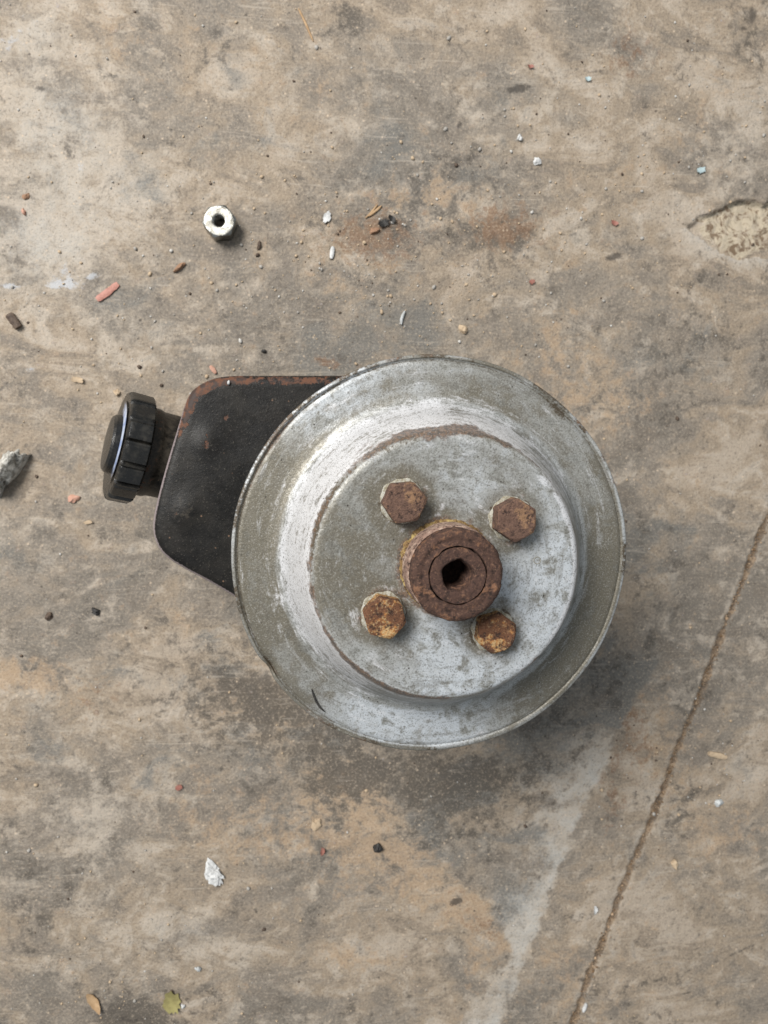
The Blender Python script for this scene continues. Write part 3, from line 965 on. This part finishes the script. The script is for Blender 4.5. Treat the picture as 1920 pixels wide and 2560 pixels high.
MAT_CAP = M('black_plastic')
_n = MAT_CAP.noise(0.004, 5, 0.65, 0.2)
_n2 = MAT_CAP.noise(0.0009, 4, 0.7, seed=2.0)
_c = MAT_CAP.mix(MAT_CAP.mul(MAT_CAP.ramp(_n, 0.45, 0.72), 0.8), (0.0095, 0.0092, 0.0085), (0.040, 0.036, 0.029))
_c = MAT_CAP.mix(MAT_CAP.mul(MAT_CAP.ramp(_n2, 0.58, 0.72), 0.5), _c, (0.085, 0.075, 0.058))
MAT_CAP = MAT_CAP.out(_c, MAT_CAP.ramp(_n, 0.3, 0.7, 0.20, 0.36), MAT_CAP.bump(_n2, 0.0002, 0.6), 0.0, 0.55)
CAP_R = 0.0246
cap = obj('filler_cap', lathe('filler_cap', resample([(0.0200, -0.0062), (CAP_R * 0.97, -0.0060), (CAP_R, -0.0052), (CAP_R, 0.0030), (CAP_R * 0.985, 0.0040), (CAP_R * 0.95, 0.0046), (0.0140, 0.0050), (0.0138, 0.0052)], 0.0011), 216, cap_fun, 30, cap_last=True), MAT_CAP, pump)
place_axis(cap, 0.0)
cap['label'] = 'black ribbed plastic filler cap'
btn = obj('cap_button', lathe('cap_button', resample([(0.0128, 0.0045), (0.0126, 0.0074), (0.0116, 0.0084), (0.0060, 0.0088), (0.0002, 0.0089)], 0.0012), 72,
          lambda t, r, z: (r * (1 - 0.02 * math.cos(2 * t)), z), 40, cap_last=True), MAT_CAP, cap)

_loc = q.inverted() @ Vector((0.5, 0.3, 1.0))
GLINT_A = math.atan2(_loc.y, _loc.x)
glint = M('painted_blue_glint')
_f = glint.ramp(glint.noise(0.004, 5, 0.65), 0.40, 0.56)
_fade = glint.ramp(glint.add(glint.attr('fade'), glint.mul(glint.add(glint.noise(0.0025, 5, 0.65, seed=4.0), -0.5), 0.8)), 0.2, 0.95)
glint = glint.out(glint.mix(_fade, (0.012, 0.012, 0.012), glint.mix(_f, (0.30, 0.38, 0.62), (0.55, 0.61, 0.74))), 0.28, None, 0.0, 0.5)
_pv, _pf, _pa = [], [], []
for k in range(41):                      # blue-white glint painted as one faded arc on the cap face
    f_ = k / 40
    a_ = math.radians(-80 + 160 * f_) + GLINT_A
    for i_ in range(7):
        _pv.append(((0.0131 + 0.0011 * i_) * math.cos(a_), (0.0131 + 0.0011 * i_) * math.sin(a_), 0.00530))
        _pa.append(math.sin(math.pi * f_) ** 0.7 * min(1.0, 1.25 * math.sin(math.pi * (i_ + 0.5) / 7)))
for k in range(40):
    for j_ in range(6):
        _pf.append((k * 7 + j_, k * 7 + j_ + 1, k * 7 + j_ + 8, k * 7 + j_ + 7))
_pm = mesh_np('cap_glint', _pv, _pf)
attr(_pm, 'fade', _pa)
obj('cap_glint', _pm, glint, cap)

# ---- return hose stub low on the can's far side
stub = obj('outlet_stub', lathe('outlet_stub', resample([(0.0050, 0.0), (0.0050, 0.024), (0.0058, 0.0255), (0.0058, 0.028), (0.0038, 0.029), (0.0038, 0.004)], 0.002), 32, None, 40), MAT_IRON, pump)
stub.rotation_euler = (math.radians(90), 0, math.radians(140))
stub.location = (0.034, -0.040, 0.030)

# ------------------------------------------------------------------ loose hex nut
MAT_NUT = M('galvanised_nut')
_a = MAT_NUT.noise(0.003, 5, 0.7, 0.3); _b = MAT_NUT.noise(0.0008, 4, 0.7, seed=2.0)
_c = MAT_NUT.mix(MAT_NUT.ramp(_a, 0.44, 0.58), (0.36, 0.355, 0.325), (0.20, 0.19, 0.165))
_c = MAT_NUT.mix(MAT_NUT.mul(MAT_NUT.ramp(_b, 0.58, 0.70), 0.45), _c, (0.13, 0.12, 0.10))
MAT_NUT = MAT_NUT.out(_c, MAT_NUT.ramp(_b, 0.3, 0.7, 0.30, 0.42), MAT_NUT.bump(_b, 0.00015, 0.7), 1.0, 0.5)
NH = 0.0090
p = ray(548, 552, NH)
nut = obj('hex_nut', hex_mesh('hex_nut', 0.0156, NH, 0.0027, math.radians(10), 96, 0.97, 0.6, both=True), MAT_NUT)
nut.location = (p.x, p.y, floor_z(p.x, p.y) + 0.0001)
tag(nut, 'silver steel hex nut with dark threaded hole, lying alone on concrete', 'nut')

# ------------------------------------------------------------------ scattered debris
def px_scale(x, y):
    return (ray(x + 10, y) - ray(x, y)).length / 10


def lump_mesh(name, lx, ly, lz, seed, sub=3, rough=0.25, flat=0.0):
    bm = bmesh.new()
    bmesh.ops.create_icosphere(bm, subdivisions=sub, radius=1.0)
    rnd = random.Random(seed)
    waves = [(Vector((rnd.uniform(-1, 1), rnd.uniform(-1, 1), rnd.uniform(-1, 1))) * (1.4 + 1.1 * k), rnd.uniform(0, 6.28), rough / (1 + 0.55 * k)) for k in range(9)]
    planes = [(Vector((rnd.uniform(-1, 1), rnd.uniform(-1, 1), rnd.uniform(-0.4, 1))).normalized(), rnd.uniform(0.62, 0.9)) for _ in range(6)]
    for vv in bm.verts:
        p_ = vv.co.normalized()
        s = 1.0 + sum(a * math.sin(p_.dot(d) * 2.2 + ph) for d, ph, a in waves) * 0.45
        c = p_ * s
        for n_, dd in planes:
            e = c.dot(n_) - dd
            if e > 0:
                c = c - n_ * e * 0.8
        vv.co = c
    zmin = -0.55
    for vv in bm.verts:
        if vv.co.z < zmin:
            vv.co.z = zmin + (vv.co.z - zmin) * 0.1
        vv.co = Vector((vv.co.x * lx, vv.co.y * ly, (vv.co.z + 0.6) * lz))
    me = bpy.data.meshes.new(name)
    bm.to_mesh(me); bm.free()
    me.polygons.foreach_set('use_smooth', [True] * len(me.polygons))
    me.set_sharp_from_angle(angle=math.radians(38))
    return me


def put_down(o, x, y, ang_deg, lift=0.0):
    c = ray(x, y)
    o.location = (c.x, c.y, floor_z(c.x, c.y) - 0.0002 + lift)
    o.rotation_euler = (0, 0, math.radians(ang_deg))
    return o


def lump(name, x, y, lpx, wpx, hpx, angd, mat, label, cat, seed, sub=3, rough=0.55, group=None):
    s = px_scale(x, y)
    o = obj(name, lump_mesh(name, lpx * s / 2, wpx * s / 2, hpx * s / 1.5, seed, sub, rough), mat)
    put_down(o, x, y, angd)
    return tag(o, label, cat, group)


def sliver(name, pts_px, wpx, hpx, mat, label, cat, taper=0.6, z0=0.0, seed=1, round_=False):
    """a flat or round stick along photo points on the floor"""
    rnd = random.Random(seed)
    P = [ray(x, y, z0) for x, y in pts_px]
    dense = []
    for a, b in zip(P[:-1], P[1:]):
        for k in range(6):
            dense.append(a.lerp(b, k / 6))
    dense.append(P[-1])
    s = px_scale(*pts_px[0])
    w_, h_ = wpx * s / 2, hpx * s / 2
    c0 = P[0].lerp(P[-1], 0.5)
    base = floor_z(c0.x, c0.y) if z0 == 0 else z0
    n = len(dense); m = 8
    verts = []; faces = []
    for i, pnt in enumerate(dense):
        t = (dense[min(i + 1, n - 1)] - dense[max(i - 1, 0)]).normalized()
        nn = Vector((-t.y, t.x, 0))
        f = i / (n - 1)
        k = (1 - (1 - taper) * abs(2 * f - 1) ** 3) * (1 + rnd.uniform(-0.10, 0.10))
        if i in (0, n - 1):
            k *= 0.6 if round_ else 0.93
        for j in range(m):
            b_ = 2 * math.pi * j / m + math.pi / 8
            cx_ = math.cos(b_); cz_ = math.sin(b_)
            if not round_:
                cx_ = max(-0.8, min(0.8, cx_)) / 0.8; cz_ = max(-0.7, min(0.7, cz_)) / 0.7
            qv = pnt + nn * (w_ * k * cx_)
            verts.append((qv.x - c0.x, qv.y - c0.y, h_ + h_ * cz_ * (0.7 + 0.3 * k)))
    for i in range(n - 1):
        for j in range(m):
            faces.append((i * m + j, i * m + (j + 1) % m, (i + 1) * m + (j + 1) % m, (i + 1) * m + j))
    faces.append(tuple(range(m - 1, -1, -1))); faces.append(tuple((n - 1) * m + j for j in range(m)))
    o = obj(name, mesh_np(name, verts, faces, True, 40), mat)
    o.location = (c0.x, c0.y, base)
    return tag(o, label, cat)


def flake(name, x, y, lpx, wpx, angd, mat, label, cat, seed, thick=0.0003, curl=0.0012, leaf=False, lift=0.0002):
    """a thin irregular chip or leaf scrap, slightly curled, with real thickness"""
    rnd = random.Random(seed)
    s = px_scale(x, y) * (0.82 if 'paint' in cat else 1.0)
    n = 26; R = 4
    prof_ = []
    for k in range(n):
        t = 2 * math.pi * k / n
        if leaf:
            u = math.cos(t); vv = math.sin(t) * (1 - 0.45 * u * u) * (1 + 0.08 * math.sin(9 * t))
        else:
            j = 1 + rnd.uniform(-0.22, 0.22)
            u, vv = math.cos(t) * j, math.sin(t) * j
        prof_.append((u * lpx * s / 2, vv * wpx * s / 2))
    def zz_(px_, py_):
        return curl * ((px_ / (lpx * s / 2)) ** 2 * 0.7 + 0.4 * (py_ / (wpx * s / 2)) * (px_ / (lpx * s / 2)) + 0.35)
    verts = []; faces = []
    for top in (1, 0):
        verts.append((0, 0, zz_(0, 0) + top * thick))
        for r in range(1, R + 1):
            for (a, b) in prof_:
                verts.append((a * r / R, b * r / R, zz_(a * r / R, b * r / R) + top * thick))
    half = 1 + R * n
    for h0 in (0, half):
        for k in range(n):
            faces.append((h0, h0 + 1 + k, h0 + 1 + (k + 1) % n))
            for r in range(R - 1):
                a = h0 + 1 + r * n
                faces.append((a + k, a + n + k, a + n + (k + 1) % n, a + (k + 1) % n))
    e0 = 1 + (R - 1) * n
    for k in range(n):
        faces.append((e0 + k, half + e0 + k, half + e0 + (k + 1) % n, e0 + (k + 1) % n))
    me = mesh_np(name, verts, faces, True, 50)
    bm = bmesh.new(); bm.from_mesh(me); bmesh.ops.recalc_face_normals(bm, faces=bm.faces); bm.to_mesh(me); bm.free()
    me.set_sharp_from_angle(angle=math.radians(50))
    o = obj(name, me, mat)
    put_down(o, x, y, angd, lift + 0.0002)
    return tag(o, label, cat)


W_ = simple('white_chip', (0.64, 0.64, 0.63), (0.46, 0.46, 0.45), 0.002, 0.5)
W_GREY = simple('pale_grey_chip', (0.50, 0.52, 0.52), (0.38, 0.39, 0.38), 0.002, 0.5)
RED = simple('red_chip', (0.32, 0.13, 0.10), (0.26, 0.12, 0.09), 0.002, 0.6)
PINK = simple('faded_red', (0.46, 0.22, 0.175), (0.36, 0.16, 0.12), 0.002, 0.6)
ORANGE = simple('orange_crumb', (0.31, 0.18, 0.11), (0.22, 0.13, 0.08), 0.002, 0.8)
BRICK = simple('pink_brick', (0.52, 0.30, 0.225), (0.43, 0.24, 0.17), 0.002, 0.85)
BROWN = simple('dark_brown', (0.055, 0.036, 0.026), (0.12, 0.085, 0.06), 0.0025, 0.7)
BLACK = simple('black_crumb', (0.014, 0.013, 0.012), (0.04, 0.036, 0.032), 0.002, 0.6)
STRAW = simple('straw', (0.46, 0.31, 0.175), (0.33, 0.21, 0.11), 0.004, 0.7)
TANP = simple('tan_pebble', (0.50, 0.385, 0.26), (0.40, 0.30, 0.20), 0.002, 0.8)
CYAN = simple('pale_blue_paint', (0.42, 0.52, 0.53), (0.34, 0.42, 0.43), 0.002, 0.55)
OLIVE = simple('olive_leaf', (0.30, 0.265, 0.105), (0.22, 0.19, 0.075), 0.004, 0.7)
CHUNK = M('crumbling_mortar')
_a = CHUNK.noise(0.004, 6, 0.7, 0.4); _b = CHUNK.noise(0.0014, 4, 0.7, seed=3.0)
_c = CHUNK.mix(CHUNK.ramp(_a, 0.36, 0.62), (0.20, 0.185, 0.155), (0.58, 0.56, 0.51))
_c = CHUNK.mix(CHUNK.mul(CHUNK.ramp(_b, 0.56, 0.70), 0.8), _c, (0.09, 0.08, 0.065))
CHUNK = CHUNK.out(_c, 0.9, CHUNK.bump(_b, 0.0008, 0.9, CHUNK.bump(_a, 0.0015, 0.8)), 0.0, 0.3)

lump('mortar_chunk', 12, 1188, 136, 62, 58, 58, CHUNK, 'pale crumbling mortar chunk at the far left below the filler cap', 'mortar chunk', 6, 5, 0.75)
sliver('rubber_stub', [(25, 787), (37, 803), (49, 820)], 21, 14, BROWN, 'dark brown stubby tube piece near the blue paint scrapes at left', 'stub', 0.95)
sliver('plastic_strip', [(243, 750), (268, 733), (296, 710)], 17, 5, PINK, 'faded pinkish red plastic strip lying left of the pump', 'plastic strip', 0.75)
lump('rust_flake', 452, 667, 36, 15, 10, 32, ORANGE, 'orange brown elongated crumb below the hex nut', 'crumb', 14)
lump('rust_crumb', 648, 613, 10, 22, 9, -15, BROWN, 'small dark rust crumb right below the hex nut', 'crumb', 21)
lump('brick_crumb', 182, 1247, 30, 19, 11, 5, BRICK, 'pinkish brick crumb left of the reservoir, below the cap', 'crumb', 24)
lump('brick_crumb', 65, 492, 17, 14, 8, 10, ORANGE, 'orange brick crumb at upper left, level with the hex nut', 'crumb', 27)
lump('pale_crumb', 60, 530, 13, 18, 8, 10, BRICK, 'pale peach crumb just below an orange crumb, upper left', 'crumb', 28)
lump('dark_crumb', 240, 1528, 19, 22, 12, 40, BLACK, 'black crumb left of the reservoir bottom', 'crumb', 31)
lump('dark_crumb', 121, 1541, 16, 20, 10, -30, BROWN, 'brown crumb left of a black crumb, lower left', 'crumb', 33)
flake('red_chip', 449, 1966, 22, 17, 20, RED, 'bright red paint chip, larger one at lower left', 'paint chip', 3)
flake('red_chip', 806, 2128, 13, 24, -10, RED, 'red paint chip next to a black crumb below the pulley', 'paint chip', 5)
flake('red_chip', 1535, 558, 24, 14, -25, RED, 'dark red paint chip left of the chipped hollow', 'paint chip', 7)
flake('red_chip', 1328, 706, 18, 14, 20, RED, 'small red paint chip above the right of the pulley', 'paint chip', 8)
flake('red_chip', 1325, 168, 17, 10, -5, RED, 'tiny red paint chip near the top, by a dark smear', 'paint chip', 10)
for k, (dx, dy, l, w2, a) in enumerate([(0, 0, 52, 40, -50)]):
    lump('plaster_flake', 538 + dx, 2184 + dy, 68, 40, 12, -60, W_, 'bright white plaster crumb at lower left', 'plaster crumb', 41, 4, 0.75)
lump('black_crumb', 945, 2119, 24, 21, 14, 0, BLACK, 'round black crumb on the tan stain below the pulley', 'crumb', 44)
lump('tan_crumb', 789, 2062, 24, 40, 8, 10, TANP, 'flat tan crumb above a red chip below the pulley', 'crumb', 46)
flake('leaf_scrap', 430, 2502, 60, 44, 100, OLIVE, 'olive green leaf scrap near the bottom edge', 'leaf', 12, 0.0003, 0.0016)
flake('dry_leaf', 236, 2503, 66, 24, -62, STRAW, 'dry tan leaf sliver left of the olive leaf', 'leaf', 13, 0.0003, 0.0020, True)
lump('pale_pebble', 497, 2420, 16, 16, 9, 0, W_GREY, 'small pale pebble above the olive leaf scrap', 'pebble', 48)
lump('white_pebble', 457, 2514, 11, 11, 8, 0, W_, 'tiny white pebble beside the olive leaf scrap', 'pebble', 49)
lump('white_pebble', 1343, 404, 18, 19, 11, 0, W_, 'white pebble at upper right, larger of two close together', 'pebble', 51)
lump('white_pebble', 1298, 345, 12, 17, 9, 0, W_, 'smaller white pebble up left of the larger white one', 'pebble', 52)
sliver('dry_straw', [(746, 22), (765, 62), (783, 104)], 6, 5, STRAW, 'long dry straw at the top left of centre', 'straw', 0.5, round_=True)
sliver('dry_straw', [(914, 546), (930, 530), (944, 512)], 5, 5, STRAW, 'short straw beside black flakes, left of a pair', 'straw', 0.6, seed=4, round_=True)
sliver('dry_straw', [(921, 542), (938, 529), (954, 515)], 6, 5, STRAW, 'short straw beside black flakes, right of a pair', 'straw', 0.6, seed=5, round_=True)
flake('white_flake', 817, 545, 32, 17, 62, W_, 'white paint flake left of the short straws', 'flake', 21, 0.0005, 0.0010)
sliver('white_sliver', [(832, 618), (830, 632), (828, 648)], 11, 7, W_, 'upright white sliver below the white paint flake', 'sliver', 0.6, seed=7)
sliver('metal_curl', [(1012, 778), (1007, 788), (1003, 800), (1003, 812)], 8, 7, W_GREY, 'pale curled metal shaving just above the pulley', 'shaving', 0.5, seed=8, round_=True)
flake('black_flake', 958, 560, 26, 18, 10, BLACK, 'black rubber flake by orange chip, larger of two', 'flake', 25, 0.0006, 0.0015)
flake('black_flake', 980, 549, 20, 13, -35, BLACK, 'black rubber flake by orange chip, smaller right one', 'flake', 26, 0.0006, 0.0015)
lump('orange_chip', 938, 577, 26, 17, 9, 25, ORANGE, 'orange rusty chip touching the black flakes', 'chip', 61)
lump('tan_pebble', 1158, 824, 20, 22, 12, 0, TANP, 'tan pebble right above the pulley', 'pebble', 63)
flake('blue_paint_flake', 1750, 427, 28, 17, 15, CYAN, 'pale blue paint flake above the chipped hollow', 'paint flake', 31)
flake('blue_paint_flake', 1468, 199, 17, 12, 0, CYAN, 'small pale blue paint flake near the top, upper right', 'paint flake', 33)
sliver('wood_stub', [(1769, 1882), (1790, 1886), (1813, 1892)], 13, 9, TANP, 'tan wood stub right of the dirt filled joint', 'wood stub', 0.7, seed=12)
lump('pale_pebble', 1684, 2158, 17, 20, 10, 0, TANP, 'cream pebble right of the joint, below the wood stub', 'pebble', 66)
lump('pale_pebble', 1795, 2007, 24, 15, 10, 0, W_GREY, 'bluish white pebble right of the joint, below the wood stub', 'pebble', 68)
flake('white_flake', 1487, 2274, 9, 20, 0, W_, 'small white flake left of the joint, lower right', 'flake', 35)
sliver('white_sliver', [(1464, 2505), (1460, 2516), (1456, 2526)], 8, 6, W_, 'white sliver in the joint at the bottom', 'sliver', 0.6, seed=15)
sliver('pale_splinter', [(526, 915), (533, 924), (540, 934)], 11, 6, BRICK, 'peach coloured splinter just above the reservoir corner', 'splinter', 0.5, seed=16)
lump('tan_pebble', 293, 983, 16, 15, 10, 0, TANP, 'tan pebble right above the filler cap', 'pebble', 71)
flake('tan_chip', 195, 950, 30, 15, -15, TANP, 'pale tan chip up left of the filler cap', 'chip', 37)
lump('dark_crumb', 658, 878, 12, 8, 7, 0, BLACK, 'tiny black crumb above the reservoir', 'crumb', 73)
flake('tan_chip', 222, 1305, 20, 11, 10, TANP, 'small pale tan chip below the pinkish brick crumb', 'chip', 38)

# tiny things lying on the pump itself
pz = ray(572, 957, Z_FACE)
o = obj('grit_grain', lump_mesh('grit_grain', 0.0007, 0.0011, 0.0009, 75, 2, 0.2), W_)
o.location = (pz.x, pz.y, Z_FACE - 0.0001)
tag(o, 'single white grain lying on the black reservoir near its top edge', 'grain')
zr = Z_RIM + 0.0002
hair_pts = [(779, 1722), (784, 1738), (791, 1754), (800, 1768), (812, 1779)]
o = sliver('black_fibre', hair_pts, 3.4, 3.0, BLACK, 'thin black curved fibre on the lower left of the grey pulley ring', 'fibre', 0.35, z0=zr, round_=True)

# sand in the joint and grit over the floor: far too many grains to count
def grains(name, spots, mats, label, cat, seed):
    rnd = random.Random(seed)
    base = []
    for k in range(6):
        bm = bmesh.new()
        bmesh.ops.create_icosphere(bm, subdivisions=1, radius=1.0)
        for vv in bm.verts:
            vv.co *= rnd.uniform(0.7, 1.2)
        base.append(([tuple(vv.co) for vv in bm.verts], [tuple(q_.index for q_ in f.verts) for f in bm.faces]))
        bm.free()
    verts = []; faces = []; mi = []
    for (x, y, r, mat) in spots:
        bv, bf = base[rnd.randrange(6)]
        a = rnd.uniform(0, 6.28); ca, sa = math.cos(a), math.sin(a)
        sx, sy, sz = r * rnd.uniform(0.75, 1.3), r * rnd.uniform(0.7, 1.1), r * rnd.uniform(0.5, 0.8)
        z = floor_z(x, y) + sz * 0.35
        o0 = len(verts)
        for (px_, py_, pz_) in bv:
            px_, py_ = px_ * sx, py_ * sy
            verts.append((x + px_ * ca - py_ * sa, y + px_ * sa + py_ * ca, z + pz_ * sz))
        for f in bf:
            faces.append(tuple(i + o0 for i in f)); mi.append(mat)
    me = mesh_np(name, verts, faces, True, None)
    for m_ in mats:
        me.materials.append(m_)
    me.polygons.foreach_set('material_index', mi)
    o = bpy.data.objects.new(name, me); COL.objects.link(o)
    o['kind'] = 'stuff'
    return tag(o, label, cat)


SANDM = simple('sand_grain', (0.28, 0.205, 0.135), (0.18, 0.125, 0.08), 0.002, 0.85)
rnd = random.Random(3)
spots = []
for (ax_, ay_), (bx_, by_) in zip(joint[:-1], joint[1:]):
    L = math.hypot(bx_ - ax_, by_ - ay_)
    for k in range(int(L * 3600)):
        f = rnd.random()
        off = rnd.gauss(0, 0.0013)
        nx_, ny_ = -(by_ - ay_) / L, (bx_ - ax_) / L
        r = rnd.choice([0.00022, 0.0003, 0.0003, 0.0004, 0.0006])
        if rnd.random() < 0.025:
            r = 0.0011
        spots.append((ax_ + (bx_ - ax_) * f + nx_ * off, ay_ + (by_ - ay_) * f + ny_ * off, r, rnd.choice([0, 0, 0, 0, 1, 1, 2])))
grains('joint_sand', spots, [SANDM, simple('sand_dark', (0.12, 0.07, 0.035), (0.2, 0.12, 0.06), 0.002, 0.9), simple('sand_pale', (0.48, 0.34, 0.22), (0.38, 0.26, 0.16), 0.002, 0.8)],
       'brown sand and grit packed in the floor joint', 'sand', 5)

spots = []
dens = [(960, 650, 300, 480), (1100, 250, 700, 130), (350, 2450, 330, 220), (1750, 1950, 170, 100), (960, 1280, 1400, 550), (300, 850, 300, 120), (1650, 350, 250, 120)]
for cx_, cy_, sg, n in dens:
    for k in range(n):
        if sg > 1000:
            x, y = rnd.uniform(-60, 1980), rnd.uniform(-60, 2620)
        else:
            x, y = rnd.gauss(cx_, sg), rnd.gauss(cy_, sg * 0.55)
        p = ray(x, y)
        if not (-0.17 < p.x < 0.33 and -0.395 < p.y < 0.25):
            continue
        r = rnd.choice([0.00025, 0.00035, 0.00035, 0.0005, 0.0005, 0.0007, 0.0009])
        if rnd.random() < 0.03:
            r = 0.0013
        spots.append((p.x, p.y, r, rnd.choice([0, 1, 1, 1, 2, 2, 3])))
grains('floor_grit', spots, [simple('grit_white', (0.56, 0.54, 0.50), (0.42, 0.40, 0.37), 0.002, 0.4), TANP, simple('grit_grey', (0.40, 0.375, 0.34), (0.30, 0.28, 0.25), 0.002, 0.8), BROWN],
       'fine pale grit scattered over the concrete floor', 'grit', 6)
